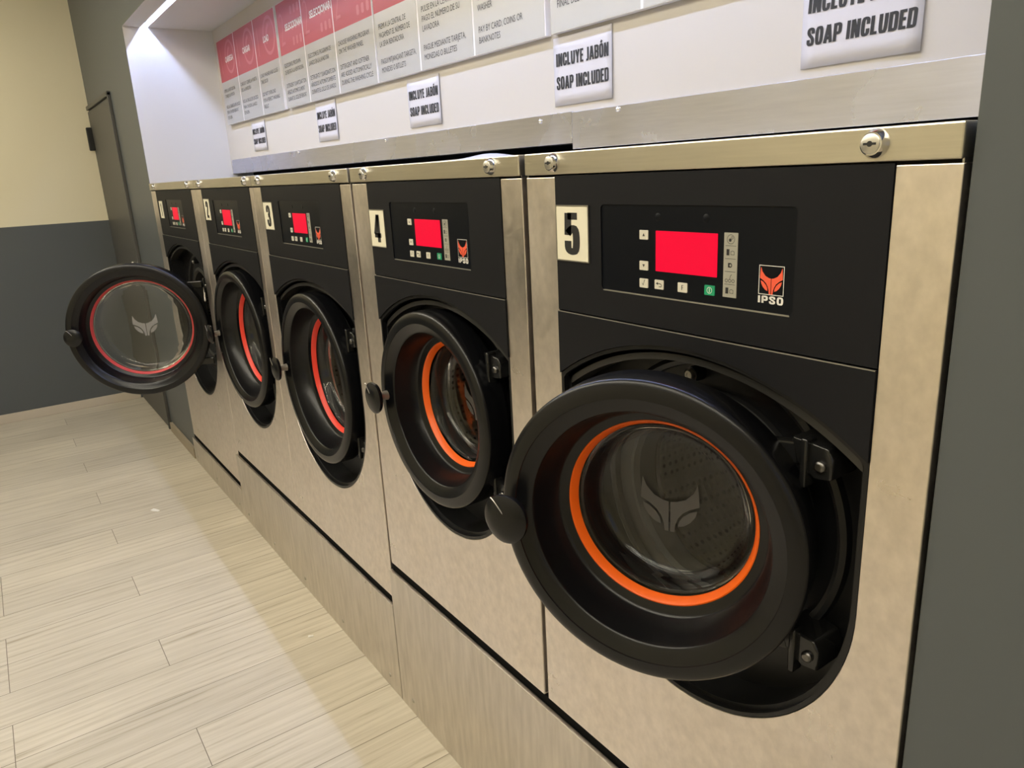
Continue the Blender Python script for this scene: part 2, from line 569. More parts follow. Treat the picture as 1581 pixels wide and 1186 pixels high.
# ------------------------------------------------------------------ the room
XL, XR, YB, ZC = -5.15, 3.3, -3.3, 2.95
NX0, NX1, NY, NZ = -3.41, 0.724, 0.445, 2.353      # the niche over the washers
struct(MB().add([(XL, YB, 0), (XR, YB, 0), (XR, 0.6, 0), (XL, 0.6, 0)], [(0, 1, 2, 3)]).build('floor', M['floor']),
       'pale oak plank laminate floor in front of the washers', 'floor')
b = MB().box(XL - .1, XR + .1, YB - .1, .1, ZC, ZC + .1)
struct(b.build('ceiling', M['ceiling_paint']), 'white ceiling of the laundry room', 'ceiling')
# left wall: cream above, dark grey below
b = MB()
SPLIT = 1.350
b.box(XL - .1, XL, YB, .1, 0, SPLIT, 1)
b.box(XL - .1, XL, YB, .1, SPLIT, ZC, 0)
struct(b.build('wall_left', [M['cream_paint'], M['grey_paint']]), 'end wall painted cream above and dark grey below', 'wall')
b = MB()
b.box(XL, -2.2, YB - .1, YB, 0, SPLIT, 1)
b.box(XL, -2.2, YB - .1, YB, SPLIT, ZC, 0)
b.box(-2.2, XR, YB - .1, YB, 0, ZC, 0)  # unseen lower wall made cream here to brighten what the steel reflects
struct(b.build('wall_front', [M['cream_paint'], M['grey_paint']]), 'cream wall facing the washers', 'wall')
# wall around the niche (plane y = 0.003 .. 0.12)
b = MB()
b.box(XL, NX0, .003, .14, 0, ZC)
b.box(NX0, NX1, .003, .05, NZ + .0005, ZC)
b.box(NX1, XR, .006, .14, 0, ZC)
struct(b.build('wall_back', M['grey_paint']), 'dark grey wall framing the niche of washers', 'wall')
b = MB().box(NX0 - .05, NX1 + .05, NY, NY + .08, 1.613, NZ + .1)
struct(b.build('wall_niche_back', M['white_paint']), 'white niche wall above the washers', 'wall')
b = MB().box(NX0 - .06, NX0, .14, .57, 0, NZ + .1)
b.box(NX0 - .0005, NX0 + .0005, .004, NY, 0, NZ + .02)
struct(b.build('wall_niche_left', M['niche_paint']), 'white left side of the washer niche', 'wall')
b = MB().box(NX1, NX1 + .06, .14, .57, 0, NZ + .1)
struct(b.build('wall_niche_right', M['grey_paint']), 'dark right side of the washer niche', 'wall')
# niche ceiling with a routed slot for the light tape
SL0, SL1, SD = .0885, .1215, .0212
b = MB()
b.box(NX0, NX1, .0035, SL0, NZ, NZ + .05)

b.box(NX0, NX1, SL1, NY, NZ, NZ + .05)
b.box(NX0, NX1, SL0, SL1, NZ + SD + .006, NZ + .05)
struct(b.build('ceiling_niche', M['niche_paint']), 'white soffit over the washers with a lit slot', 'ceiling')
# right end wall with a shop window
WY0, WY1, WZ0, WZ1 = -2.5, -1.25, 0.75, 2.15
b = MB()
for (y0, y1, z0, z1) in ((YB, WY0, 0, ZC), (WY1, .14, 0, ZC), (WY0, WY1, 0, WZ0), (WY0, WY1, WZ1, ZC)):
    b.box(XR, XR + .1, y0, y1, z0, z1)
struct(b.build('wall_right', M['cream_paint']), 'cream end wall behind the camera with the street window', 'wall')
b = MB()
for (y0, y1, z0, z1) in ((WY0, WY0 + .06, WZ0, WZ1), (WY1 - .06, WY1, WZ0, WZ1), (WY0, WY1, WZ0, WZ0 + .06), (WY0, WY1, WZ1 - .06, WZ1), (-1.9, -1.85, WZ0, WZ1)):
    b.box(XR + .02, XR + .08, y0, y1, z0, z1)
wf = struct(b.build('window_1', M['alu']), 'street window in the end wall', 'window')
pane = MB().box(XR + .045, XR + .051, WY0 + .05, WY1 - .05, WZ0 + .05, WZ1 - .05).build('pane', M['daylight'], wf)

# skirtings
struct(MB().box(XL, XL + .012, YB, -.02, 0, .064).build('baseboard_left', M['beige_trim'], bevel=.002), 'beige skirting along the end wall', 'skirting')
struct(MB().box(-4.085, -3.425, -.014, .003, 0, .062).build('baseboard_back', M['brown_trim'], bevel=.002), 'short beige skirting beside the first washer', 'skirting')

# grey service door in the wall
DX0, DX1, DZ = -5.12, -4.165, 2.118
b = MB().box(DX0, DX1, -.010, .003, .006, DZ - .03)
dr = struct(b.build('door_1', M['door_paint'], bevel=.003), 'flush dark grey service door in the grey wall', 'door')
b = MB()
b.box(DX1 + .010, DX1 + .032, -.016, .003, 0, DZ)
b.box(DX0, DX1 + .032, -.016, .003, DZ - .02, DZ + .006)
b.build('door_frame', M['door_paint'], dr, bevel=.003)
b = MB().box(-5.11, -5.075, -.045, -.008, 1.83, 1.985)
b.build('door_closer', M['rubber'], dr, bevel=.006)
b = MB().lathe([(.0, -.045), (.016, -.045), (.02, -.035), (.012, -.012), (.022, -.009), (0, -.009)], DX1 - .03, 1.10, 24, False)
b.build('door_knob', M['steel_dull'], dr)

# ------------------------------------------------------------------ lamps
led = thing('led_strip_light', 'bright white light strip in the soffit slot above the washers', 'light strip', ((NX0 + NX1) / 2, .105, NZ + SD))
lo = led.location
ch = MB()
ch.box(NX0 + .008, NX1 - .02, SL0 + .0005, SL1 - .0005, NZ + SD + .003, NZ + SD + .0055)
ch.build('channel', M['alu'], led, lo)
MB().box(NX0 + .012, NX1 - .03, .1032, .1068, NZ + SD, NZ + SD + .0028).build('light_tape', M['led'], led, lo)

def batten(y, label):
    t = thing('ceiling_lamp', label, 'ceiling lamp', (-1.0, y, ZC), 'linear lamps on the ceiling')
    MB().box(-4.6, 2.6, y - .05, y + .05, ZC - .045, ZC).build('housing', M['alu'], t, t.location, .004)
    MB().box(-4.58, 2.58, y - .038, y + .038, ZC - .062, ZC - .0455).build('diffuser', M['lamp'], t, t.location)
batten(-1.25, 'long warm ceiling lamp nearer the washers, seen as a reflection in the door glass')
batten(-1.85, 'long warm ceiling lamp farther from the washers, seen as a reflection in the door glass')

# ------------------------------------------------------------------ washers
ZT, ZB, ZS = 1.581, 1.5456, 1.3204

def make_lock(root, o, x):
    z = (ZT + ZB) / 2 + .001
    b = MB()
    b.lathe([(0, -.016), (.0098, -.016), (.0105, -.0155), (.0105, -.0145)], x, z, 36, False, 2)
    b.lathe([(.0105, -.0145), (.0120, -.0142), (.0152, -.007), (.0155, -.004), (.0155, .002)], x, z, 36, False, 0)
    b.box(x - .0070, x + .0070, -.0168, -.0158, z - .0012, z + .0012, 1)
    b.lathe([(0, -.0166), (.0030, -.0166), (.0030, -.0158)], x, z, 16, False, 1)
    return b

def make_door(root, ro, R, rl, rr, ring_mat, hinge, theta, glass_depth, fs=(0, .004), etch=None):
    """door in its own frame: origin on the hinge line, x towards the hinge, y into the machine"""
    cx = -R
    ri = rr + .017
    prof = [(R, .036), (R, -.0105), (R - .0006, -.0140), (R - .0022, -.0168), (R - .0052, -.0190), (R - .010, -.0208), (R - .018, -.0222), (R - .027, -.0224),
            (R * .5 + rl * .5 - .002, -.0205), (rl + .012, -.0150), (rl + .0035, -.0104), (rl + .0014, -.0088), (rl + .0003, -.0068), (rl, -.0040), (rl - .0028, .008), (rl - .006, .026), (ri + .0035, .0470), (ri + .0010, .0505),
            (ri - .002, .0522), (rr + .006, .0552), (rr + .0038, .0565), (rr + .0038, .0735), (ri + .02, .070), (R - .02, .052), (R - .004, .044)]
    d = MB().lathe(prof, cx, 0, 128).build('door', M['door_black'], root)
    d.location = Vector(hinge) - Vector(ro)
    d.rotation_euler = (0, 0, theta)
    g = [(rr + .0036, .0560), (rr + .0014, .0554), (rr + .0003, .0564), (rr - .0050, .0690), (rr - .0060, .0715), (rr + .0036, .0733)]
    MB().lathe(g, cx, 0, 128).build('gasket_ring', ring_mat, d)
    rg = rr - .0062
    D = glass_depth
    B = .070
    outer = [(rg, B), (rg - .003, B + .0004), (rg - .0075, B + .0022), (rg - .0105, B + .0075), (rg - .0150, B + .55 * D), (rg - .0195, B + .78 * D), (rg - .0290, B + .92 * D), (rg - .045, B + .98 * D), (rg * .45, B + D), (0, B + D)]
    inner = [(0, B + .0065 + D), (rg * .45, B + .0065 + D), (rg - .042, B + .006 + .985 * D), (rg - .025, B + .0055 + .91 * D), (rg - .0125, B + .0025 + .78 * D), (rg - .0075, B + .0015 + .55 * D), (rg - .0035, B + .013), (rg, B + .009)]
    MB().lathe(outer + inner, cx, 0, 128).build('glass', M['glass'], d)
    e = MB()
    k = R / .233
    fox(e, cx + fs[0], fs[1], .108 * k ** .5, .096 * k ** .5, B - .0010 + D)
    e.build('emblem', etch, d)
    # shield shaped pull on a short stem at the left of the rim
    hx, hz = cx - .872 * R, -.002
    h = MB()
    h.lathe([(.0125, -.018), (.0105, -.030), (.0105, -.050), (0, -.050)], hx, hz, 28, False, 1)
    out = []
    nA = 40
    for i in range(nA):
        a = 2 * PI * i / nA
        x, z = math.cos(a), math.sin(a)
        ez = .040 if z > 0 else .040
        ex = .038 * (1.0 - .22 * max(0, -z) ** 1.5)
        out.append((ex * (abs(x) ** .85) * (1 if x > 0 else -1), ez * (abs(z) ** .9) * (1 if z > 0 else -1)))
    rings = [(.72, -.047), (.95, -.0485), (1.0, -.053), (.985, -.0575), (.80, -.0625), (.5, -.0655), (.2, -.0668)]
    v = [(hx + p[0] * s_, yy, hz + p[1] * s_) for s_, yy in rings for p in out]
    f = [(q * nA + i, q * nA + (i + 1) % nA, (q + 1) * nA + (i + 1) % nA, (q + 1) * nA + i) for q in range(len(rings) - 1) for i in range(nA)]
    f += [tuple(range(nA)), tuple(range((len(rings) - 1) * nA, len(rings) * nA))]
    h.add(v, f, 0, True)
    arc = [(hx - .020 + .034 * t, -.0668 + .012 * abs(t - .35) ** 1.6, hz + .037 - .05 * t ** 1.6) for t in [i / 10 for i in range(11)]]
    h.tube(arc, .0009, 6, 1)
    h.build('handle', [M['door_black'], M['steel_dull']], d)
    # hinge strap riding with the door
    for z in (.60 * R, -.60 * R):
        MB().box(cx + .70 * R, cx + .96 * R, .036, .052, z - .016, z + .016).build('hinge_strap', M['gloss_black'], d, bevel=.003)
    return d

def washer(num, x0, x1, a, bx, plinth, arch_top, arch_end, ucen, zdoor, R, rl, rr, ring_mat, theta, hinge_x, plate_z, label, gd=.048, fs=(-.004, -.010)):
    cx = (x0 + x1) / 2
    ro = (cx, .22, plinth)
    root = thing('washing_machine', label, 'washing machine', ro, 'numbered washing machines in the niche')
    c = (a + bx) / 2
    rad = (bx - a) / 2
    # cabinet: sides, top and back sheets
    b = MB()
    b.box(x0 + .001, x0 + .003, .002, .43, plinth + .012, ZT - .002)
    b.box(x1 - .003, x1 - .001, .002, .43, plinth + .012, ZT - .002)
    b.box(x0 + .003, x1 - .003, .428, .43, plinth + .012, ZT - .002)
    b.box(x0 + .003, x1 - .003, .03, .428, ZT - .004, ZT - .002)
    b.box(x0 + .003, x1 - .003, .002, .428, plinth + .012, plinth + .016)
    b.build('cabinet', M['steel_dull'], root, ro)
    # stainless front sheet with the keyhole cut-out
    zt = ZB - .004
    N = 48
    arc = [(c + rad * math.cos(t), ucen + rad * math.sin(t)) for t in [PI + PI * i / N for i in range(N + 1)]]
    outl = [(x0, plinth + .012), (x1, plinth + .012), (x1, zt), (bx, zt)] + list(reversed(arc)) + [(a, zt), (x0, zt)]
    b = MB().prism(outl, 0, .0025)
    b.box(x0, x0 + .0022, .0025, .022, plinth + .012, zt)
    b.box(x1 - .0022, x1, .0025, .022, plinth + .012, zt)
    b.build('front_sheet', M['steel_front'], root, ro, .0012)
    # top bar with its two locks
    b = MB()
    b.box(x0 + .0008, x1 - .0008, -.0045, .03, ZB, ZT)
    bar = b.build('top_bar', M['steel_bar'], root, ro, .002)
    for lx in (a + .003, bx - .022):
        make_lock(root, ro, lx).build('lock', [M['chrome'], M['ink'], M['lock_face']], bar, ro)
    # black control panel with a recess for the membrane
    ox, oz0, oz1 = c - .1737, 1.3672, 1.4985
    b = MB()
    rec = rrect(ox, ox + .3474, oz0, oz1, .007)
    b.prism([(a + .001, ZS + .0012), (bx - .001, ZS + .0012), (bx - .001, ZB - .002), (a + .001, ZB - .002)], -.0015, .003, [rec], 0, None)
    # pale bar paints in the light caught by the recess's lower edge
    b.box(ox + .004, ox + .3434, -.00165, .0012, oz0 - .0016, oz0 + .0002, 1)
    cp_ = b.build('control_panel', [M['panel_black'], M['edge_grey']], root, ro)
    MB().prism(rec, .0005, .003).build('membrane', M['overlay_black'], cp_, ro)
    def sub(name, mb, mats):
        return mb.build(name, mats, cp_, ro)
    y = .0005
    sub('screen', MB().prism(rrect(ox + .1165, ox + .2285, 1.4045, 1.4625, .0008), y - .0008, y), M['screen'])
    def button(bxo, bz, mat, sym):
        m_ = MB().prism(rrect(ox + bxo, ox + bxo + .0175, bz, bz + .0135, .0012), y - .0012, y)
        mx, mz, yy = ox + bxo + .00875, bz + .00675, y - .0014
        if sym in 'ud':
            s_ = 1 if sym == 'u' else -1
            m_.flat([(mx - .0026, mz - s_ * .002), (mx + .0026, mz - s_ * .002), (mx, mz + s_ * .0024)], yy, mat=1)
        elif sym == 'v':
            pen(m_, [(mx - .003, mz), (mx - .001, mz - .003), (mx + .0018, mz + .0045), (mx + .003, mz + .0045)], .0009, .0009, lambda p: (p[0], yy, p[1]), 1)
        elif sym == 'r':
            pen(m_, chaikin([(mx - .004, mz + .0015), (mx + .0045, mz + .0015), (mx + .0055, mz - .003), (mx, mz - .003)], 2), .0011, .0011, lambda p: (p[0], yy, p[1]), 1)
            m_.flat([(mx - .006, mz + .0015), (mx - .002, mz + .0038), (mx - .002, mz - .0008)], yy, mat=1)
        elif sym == 'F':
            lettering(m_, 'F', mx - .002, mz - .0035, .007, .0042, yy, 1, .12, .1)
        elif sym == 'o':
            m_.flat(circle(mx, mz, .0045, 24), yy, [circle(mx, mz, .0037, 24)], 1)
            m_.box(mx - .0005, mx + .0005, yy, yy + .0004, mz - .0028, mz + .0028, 1)
        sub('button', m_, [mat, M['logo_white'] if sym == 'o' else M['ink']])
    button(.084, 1.4490, M['button'], 'u')
    button(.084, 1.4040, M['button'], 'd')
    button(.084, 1.3780, M['button'], 'v')
    button(.115, 1.3785, M['button'], 'r')
    button(.160, 1.3785, M['button'], 'F')
    button(.2085, 1.3795, M['green'], 'o')
    s_ = MB().prism(rrect(ox + .2395, ox + .2615, 1.3800, 1.4645, .0006), y - .0008, y)
    yy = y - .0010
    for i in range(5):
        zc = 1.4560 - i * .0168
        xm = ox + .2505
        if i < 4:
            s_.box(xm - .0085, xm + .0085, yy, yy + .0002, zc - .0086, zc - .0081, 1)
        if i == 0:
            s_.flat(circle(xm, zc, .0062, 24), yy, [circle(xm, zc, .0056, 24)], 1)
            s_.flat(circle(xm - .001, zc - .001, .0022, 12), yy, mat=1)
            s_.flat(circle(xm + .002, zc + .002, .0019, 12), yy, [circle(xm + .002, zc + .002, .0013, 12)], 1)
        elif i in (1, 4):
            s_.box(xm - .0065, xm - .002, yy, yy + .0002, zc - .004, zc + .004, 1)
            pen(s_, [(xm + .0005, zc - .003), (xm + .0005, zc + .001), (xm + .003, zc + .002), (xm + .006, zc + .001), (xm + .006, zc - .003), (xm + .0005, zc - .003)], .0006, .0006, lambda p: (p[0], yy, p[1]), 1)
        elif i == 2:
            s_.flat(circle(xm, zc, .0032, 16), yy, [circle(xm + .0004, zc, .0016, 12)], 1)
            s_.box(xm - .0034, xm - .0016, yy, yy + .0002, zc - .003, zc + .003, 1)
        else:
            for q in (-.0055, 0, .0055):
                s_.flat(circle(xm + q, zc - .0035, .0024, 14), yy, [circle(xm + q, zc - .0035, .0017, 14)], 1)
            pen(s_, [(xm, zc - .001), (xm + .001, zc + .003), (xm + .003, zc + .005)], .0007, .0007, lambda p: (p[0], yy, p[1]), 1)
    sub('symbol_strip', s_, [M['strip'], M['ink']])
    # printed emblem: framed fox mask over the maker's four letters
    e = MB()
    fx0, fx1, fz0, fz1 = ox + .2955, ox + .3325, 1.3895, 1.4265
    e.flat([(fx0, fz0), (fx1, fz0), (fx1, fz1), (fx0, fz1)], y - .0003, [[(fx0 + .0009, fz0 + .0009), (fx1 - .0009, fz0 + .0009), (fx1 - .0009, fz1 - .0009), (fx0 + .0009, fz1 - .0009)]], 0)
    fox(e, (fx0 + fx1) / 2, (fz0 + fz1) / 2, fx1 - fx0, fz1 - fz0, y - .0003, 1)
    lettering(e, 'IPSO', fx0 - .0008, fz0 - .0108, .0090, .0385, y - .0003, 0, .15, .24, .05)
    sub('emblem', e, [M['logo_white'], M['logo_red']])
    for q in (.1200, .2080):
        sub('snap_dimple', MB().lathe([(0, -.0012), (.004, -.0009), (.006, 0)], ox + q, 1.4815, 20, False, 0, y), M['overlay_black'])
    # number card in its thin metal frame
    px0, px1, pz0, pz1 = plate_z
    n_ = MB().prism([(px0 + .002, pz0 + .002), (px1 - .002, pz0 + .002), (px1 - .002, pz1 - .002), (px0 + .002, pz1 - .002)], -.0035, -.0016)
    n_.prism([(px0, pz0), (px1, pz0), (px1, pz1), (px0, pz1)], -.0042, -.0016,
             [[(px0 + .002, pz0 + .002), (px1 - .002, pz0 + .002), (px1 - .002, pz1 - .002), (px0 + .002, pz1 - .002)]], 1)
    hgt = .066
    wdt = .020 if num == '1' else .036
    lettering(n_, num, (px0 + px1) / 2 - wdt / 2 - (.003 if num == '1' else 0), (pz0 + pz1) / 2 - hgt / 2, hgt, wdt, -.0038, 2, .24, .17)
    n_.build('number_card', [M['plate'], M['steel_dull'], M['ink']], root, ro)
    # black cover between the seam and the arch
    sag = arch_top - arch_end
    Ra = (rad ** 2 + sag ** 2) / (2 * sag)
    za = arch_top - Ra
    t0 = math.asin((rad - .001) / Ra)
    arch = [(c + Ra * math.sin(t), za + Ra * math.cos(t)) for t in [-t0 + 2 * t0 * i / 40 for i in range(41)]]
    b = MB()
    b.prism([(a + .001, ZS - .0012), (bx - .001, ZS - .0012)] + list(reversed(arch)), -.0035, .004, (), 0)
    b.box(a + .0015, bx - .0015, -.0040, -.001, ZS - .0020, ZS - .0010, 1)  # pale bar paints in the highlight along the seam
    Rb = Ra - .004
    lip = [(c + Rb * math.sin(t), za + Rb * math.cos(t)) for t in [-t0 + 2 * t0 * i / 40 for i in range(41)]]
    Rc = Ra - .024
    lip2 = [(c + Rc * math.sin(t), za + Rc * math.cos(t)) for t in [-t0 + 2 * t0 * i / 40 for i in range(41)]]
    b.prism(lip + list(reversed(lip2)), .012, .05, (), 2)
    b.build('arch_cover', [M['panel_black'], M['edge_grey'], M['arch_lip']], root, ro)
    # moulded well behind the cut-out
    WD = .075
    k = R / .233
    rh = .158 * k
    def outline(ins):
        ar = [(c + (rad - ins) * math.cos(t), ucen + (rad - ins) * math.sin(t)) for t in [PI + PI * i / N for i in range(N + 1)]]
        up_ = [(c + (Ra - ins) * math.sin(t), za + (Ra - ins) * math.cos(t)) for t in [t0 - .02 - 2 * (t0 - .02) * i / 40 for i in range(41)]]
        return ar + [(c + rad - ins, arch_end - ins)] + up_ + [(c - rad + ins, arch_end - ins)]
    o0, o1, o2 = outline(.0008), outline(.007), outline(.014)
    b = MB()
    b.flat(o0, .0008, [o1], 0)
    n0 = len(o1)
    def wall(p, ya, q, yb, mat=0):
        b.add([(x, ya, z) for x, z in p] + [(x, yb, z) for x, z in q], [(i, (i + 1) % n0, n0 + (i + 1) % n0, n0 + i) for i in range(n0)], mat, True)
    wall(o1, .0008, o1, .012)
    b.flat(o1, .012, [o2], 0)
    wall(o2, .012, o2, WD)
    b.flat(o2, WD, [circle(c, zdoor, rh + .01, 96)], 0)
    b.lathe([(rh + .075 * k, WD + .001), (rh + .073 * k, WD - .011), (rh + .066 * k, WD - .015), (rh + .059 * k, WD - .011), (rh + .057 * k, WD + .001)], c, zdoor, 96, False)
    b.build('door_well', M['well_black'], root, ro)
    sx, sz = c - .034, zdoor + .199 * k
    sc_ = MB().lathe([(0, -.004), (.0035, -.004), (.0037, -.0055), (.0068, -.0055), (.0078, -.003), (.0078, .003)], sx, sz, 24, False, 0, .052)
    sc_.lathe([(.0125, .0), (.0125, WD - .052), (.0, WD - .052)], sx, sz, 24, False, 1, .052)
    sc_.lathe([(.0078, .002), (.0125, .0)], sx, sz, 24, False, 1, .052)
    sc_.build('screw', [M['steel_dull'], M['well_black']], root, ro)
    # tub seal, drum mouth and drum
    g = MB()
    g.lathe([(rh + .020 * k, WD + .001), (rh + .019 * k, WD - .010), (rh + .008 * k, WD - .014), (rh + .001, WD - .006), (rh, WD + .03), (rh + .012, WD + .034)], c, zdoor, 96, False)
    g.build('tub_seal', M['rubber'], root, ro)
    g = MB()
    g.lathe([(rh + .012, WD + .034), (rh + .004, WD + .036), (rh + .002, WD + .043), (rh + .010, WD + .050), (rh + .045 * k, WD + .062)], c, zdoor, 96, False, 0)
    rd = min(rh + .045 * k, (x1 - x0) / 2 - .02)
    g.lathe([(rd, WD + .062), (rd, .375), (rd - .02, .392), (0.0, .398)], c, zdoor, 96, False, 1)
    g.build('drum', [M['steel_bright'], M['drum']], root, ro)
    # fixed hinge blocks at the right of the well
    for z, s_ in ((zdoor + .60 * R, 1), (zdoor - .60 * R, -1)):
        h = MB()
        hx = hinge_x - .10 * R
        h.prism([(hx - .030, z + .024), (hx + .022, z + .020), (hx + .030, z + .006), (hx + .030, z - .022), (hx + .004, z - .026), (hx - .022, z - .010)], .016, WD, (), 0)
        h.lathe([(0, .010), (.0075, .010), (.008, .013), (.008, .018)], hx + .014, z - .006, 20, False, 1)
        h.box(hx - .012, hx - .002, .008, .03, z - .040, z + .028)
        h.build('hinge_block', [M['gloss_black'], M['dark_steel']], root, ro, .003)
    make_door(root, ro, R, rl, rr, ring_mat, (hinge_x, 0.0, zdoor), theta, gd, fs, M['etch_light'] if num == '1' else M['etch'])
    return root

R_ = math.radians
washer('1', -3.398, -2.4028, -3.272, -2.4903, .151, 1.288, 1.200, .914, .934, .304, .250, .2195, M['pink_red'], R_(67.56), -2.5485, (-3.221, -3.135, 1.405, 1.492),
       'stainless washing machine with card 1, its big round door swung wide open', .045, (0, .004))
washer('2', -2.3990, -1.5900, -2.3044, -1.6282, .334, 1.266, 1.185, .918, .955, .276, .231, .1917, M['red'], R_(3.2), -1.6690, (-2.280, -2.192, 1.417, 1.504),
       'stainless washing machine with card 2 and a red ring behind its glass door')
washer('3', -1.5830, -.7605, -1.4973, -.8265, .334, 1.264, 1.182, .920, .946, .276, .2273, .1917, M['red'], R_(0.6), -.8884, (-1.486, -1.394, 1.405, 1.495),
       'stainless washing machine with card 3, red door ring, between machines 2 and 4')
washer('4', -.7460, -.0150, -.6596, -.0801, .458, 1.296, 1.206, 1.008, 1.0293, .233, .1815, .1495, M['orange'], R_(2.45), -.1478, (-.655, -.572, 1.391, 1.481),
       'stainless washing machine with card 4 and orange door ring, door nearly shut')
washer('5', .0005, .7190, .0792, .652, .458, 1.297, 1.207, 1.005, 1.0427, .233, .1817, .1475, M['orange'], R_(22.98), .5898, (.0825, .1655, 1.406, 1.497),
       'nearest stainless washing machine with card 5 and orange ring, door ajar')

# ------------------------------------------------------------------ kick plates under the washers
def kick(x0, x1, top, label):
    t = thing('kick_plate', label, 'kick plate', ((x0 + x1) / 2, 0, 0), 'steel kick plates under the washers')
    b = MB()
    pf = [(-.012, 0), (-.012, top - .006), (-.002, top - .006), (-.002, top - .009), (-.0085, top - .009), (-.0085, 0)]
    n_ = len(pf)
    b.add([(x, p[0], p[1]) for x in (x0, x1) for p in pf], [(i, (i + 1) % n_, n_ + (i + 1) % n_, n_ + i) for i in range(n_)])
    for q in (0, n_):
        b.add([(x0 if q == 0 else x1, p[0], p[1]) for p in pf], [(0, 1, 4, 5), (1, 2, 3, 4)])
    b.build('plate', M['steel_kick'], t, t.location, .001)
    n = max(2, round((x1 - x0) / .36))
    for i in range(n):
        x = x0 + .075 + (x1 - x0 - .15) * i / (n - 1)
        MB().lathe([(0, -.0152), (.004, -.015), (.0068, -.0135), (.007, -.012)], x, .044, 20, False).build('screw', M['steel_dull'], t, t.location)
kick(-3.398, -2.4035, .151, 'low steel kick plate under the farthest washing machine, card 1')
kick(-2.400, -.7480, .334, 'long steel kick plate under washing machines 2 and 3')
kick(-.7440, .719, .458, 'tall steel kick plate under washing machines 4 and 5')
# black sheet and strips added as painted shade behind the joints
struct(MB().box(NX0 - .05, NX1 + .05, .56, .57, 0, 1.66).build('shade_fill_1', M['void']), 'black sheet added for the shade of the cavity behind the washers', 'backing')
b = MB()
for g0, g1 in ((-2.4024, -2.3994), (-1.5896, -1.5834), (-.7601, -.7464), (-.0146, .0001)):
    b.box(g0, g1, .020, .42, .02, 1.575)
for g0, g1, gz in ((-3.397, -2.4035, .151), (-2.399, -.749, .334), (-.743, .718, .458)):
    b.box(g0, g1, .0015, .02, .01, gz + .0115)
struct(b.build('shade_fill_2', M['void']), 'black strips added for the shade in the joints between and under the washers', 'backing')

# ------------------------------------------------------------------ splashback strips on the niche wall
def splash(x0, x1, z0, z1, label, screws):
    t = thing('splashback_strip', label, 'splashback', ((x0 + x1) / 2, NY, z0), 'steel splashback strips above the washers')
    MB().box(x0, x1, NY - .007, NY, z0, z1).build('sheet', M['steel_splash'], t, t.location, .0008)
    for x, z in screws:
        MB().lathe([(0, -.0115), (.003, -.0112), (.0052, -.0095), (.0055, -.007)], x, z, 18, False, 0, NY).build('screw', M['chrome'], t, t.location)
splash(-3.375, -.4005, 1.612, 1.686, 'long steel splashback strip on the white wall above washers 2 to 4', [(-.525, 1.672), (-1.42, 1.677), (-2.3, 1.677)])
splash(-.3995, NX1 - .002, 1.598, 1.684, 'shorter steel splashback strip on the white wall above washer 5', [(-.236, 1.676), (.62, 1.67)])

# ------------------------------------------------------------------ instruction boards
def board(x0, x1, cuts, tiles, digit, label, icon):
    z0, z1, zm = 1.8655, 2.279, 2.078
    yf = NY - .018
    t = thing('instruction_board', label, 'instruction sign', ((x0 + x1) / 2, NY, z0), 'red and grey instruction boards on the niche wall')
    o = t.location
    b = MB()
    b.box(x0, x1, yf, NY - .002, z0, z1, 0)
    edges = [x0] + cuts + [x1]
    for i in range(len(edges) - 1):
        l_, r_ = edges[i] + (.004 if i else 0), edges[i + 1] - .004
        b.flat([(l_, zm), (r_, zm), (r_, z1 - .001), (l_, z1 - .001)], yf - .0006, mat=1)
        b.flat([(l_, z0 + .001), (r_, z0 + .001), (r_, zm), (l_, zm)], yf - .0006, mat=2)
    b.build('board', [M['sign_line'], M['sign_red'], M['sign_grey']], t, o)
    for i, (head, body) in enumerate(tiles):
        l_, r_ = edges[i], edges[i + 1]
        wd = r_ - l_
        g = MB()
        q_ = MB()
        font_mesh(q_, digit, l_ + .022, zm + .034, .19, yf - .0012, .62, 0, 1, -.004)
        q_.build('numeral', M['sign_pink'], t, o)
        if icon == 'drum':
            cxx, czz = r_ - .098, zm + .105
            g.flat(circle(cxx, czz, .080, 48), yf - .0011, [circle(cxx, czz, .066, 48)], 0)
            pen(g, chaikin([(cxx - .035, czz - .03), (cxx - .03, czz + .02), (cxx + .005, czz + .045)], 3), .016, .016, lambda p: (p[0], yf - .0011, p[1]), 0)
        else:
            for q in range(3):
                for s_ in range(3):
                    xx, zz = r_ - .110 + q * .040, zm + .036 + s_ * .058
                    g.prism(rrect(xx - .011, xx + .011, zz - .016, zz + .016, .008), yf - .0011, yf - .0009)
        g.build('pictogram', M['sign_pink'], t, o)
        h = MB()
        n_ = max(4, len(head))
        wid = min(wd * .66, .0190 * n_)
        cu = MB()
        font_mesh(cu, head, 0, 0, .034, 0, 1, 0, 1, .0007)
        mw = max(p[0] for p in cu.v)
        font_mesh(h, head, l_ + .088 if n_ > 8 else l_ + .125, zm + .085, .036, yf - .0018, wid / mw, 0, 1, .0012)
        h.build('heading', M['sign_line'], t, o)
        cu = MB()
        font_mesh(cu, body, 0, 0, .0235, 0, 1, 0, 1.0)
        mw = max(p[0] for p in cu.v)
        sx_ = min(.82, (wd - .05) / mw)
        row = 0
        for para in body.split('\n\n'):
            if para.strip():
                d = MB()
                font_mesh(d, para, l_ + .026, zm - .052 - row * .0268, .0235, yf - .0012, sx_, 0, 1.14)
                d.build('lettering', M['sign_text'], t, o)
            row += para.count('\n') + 2

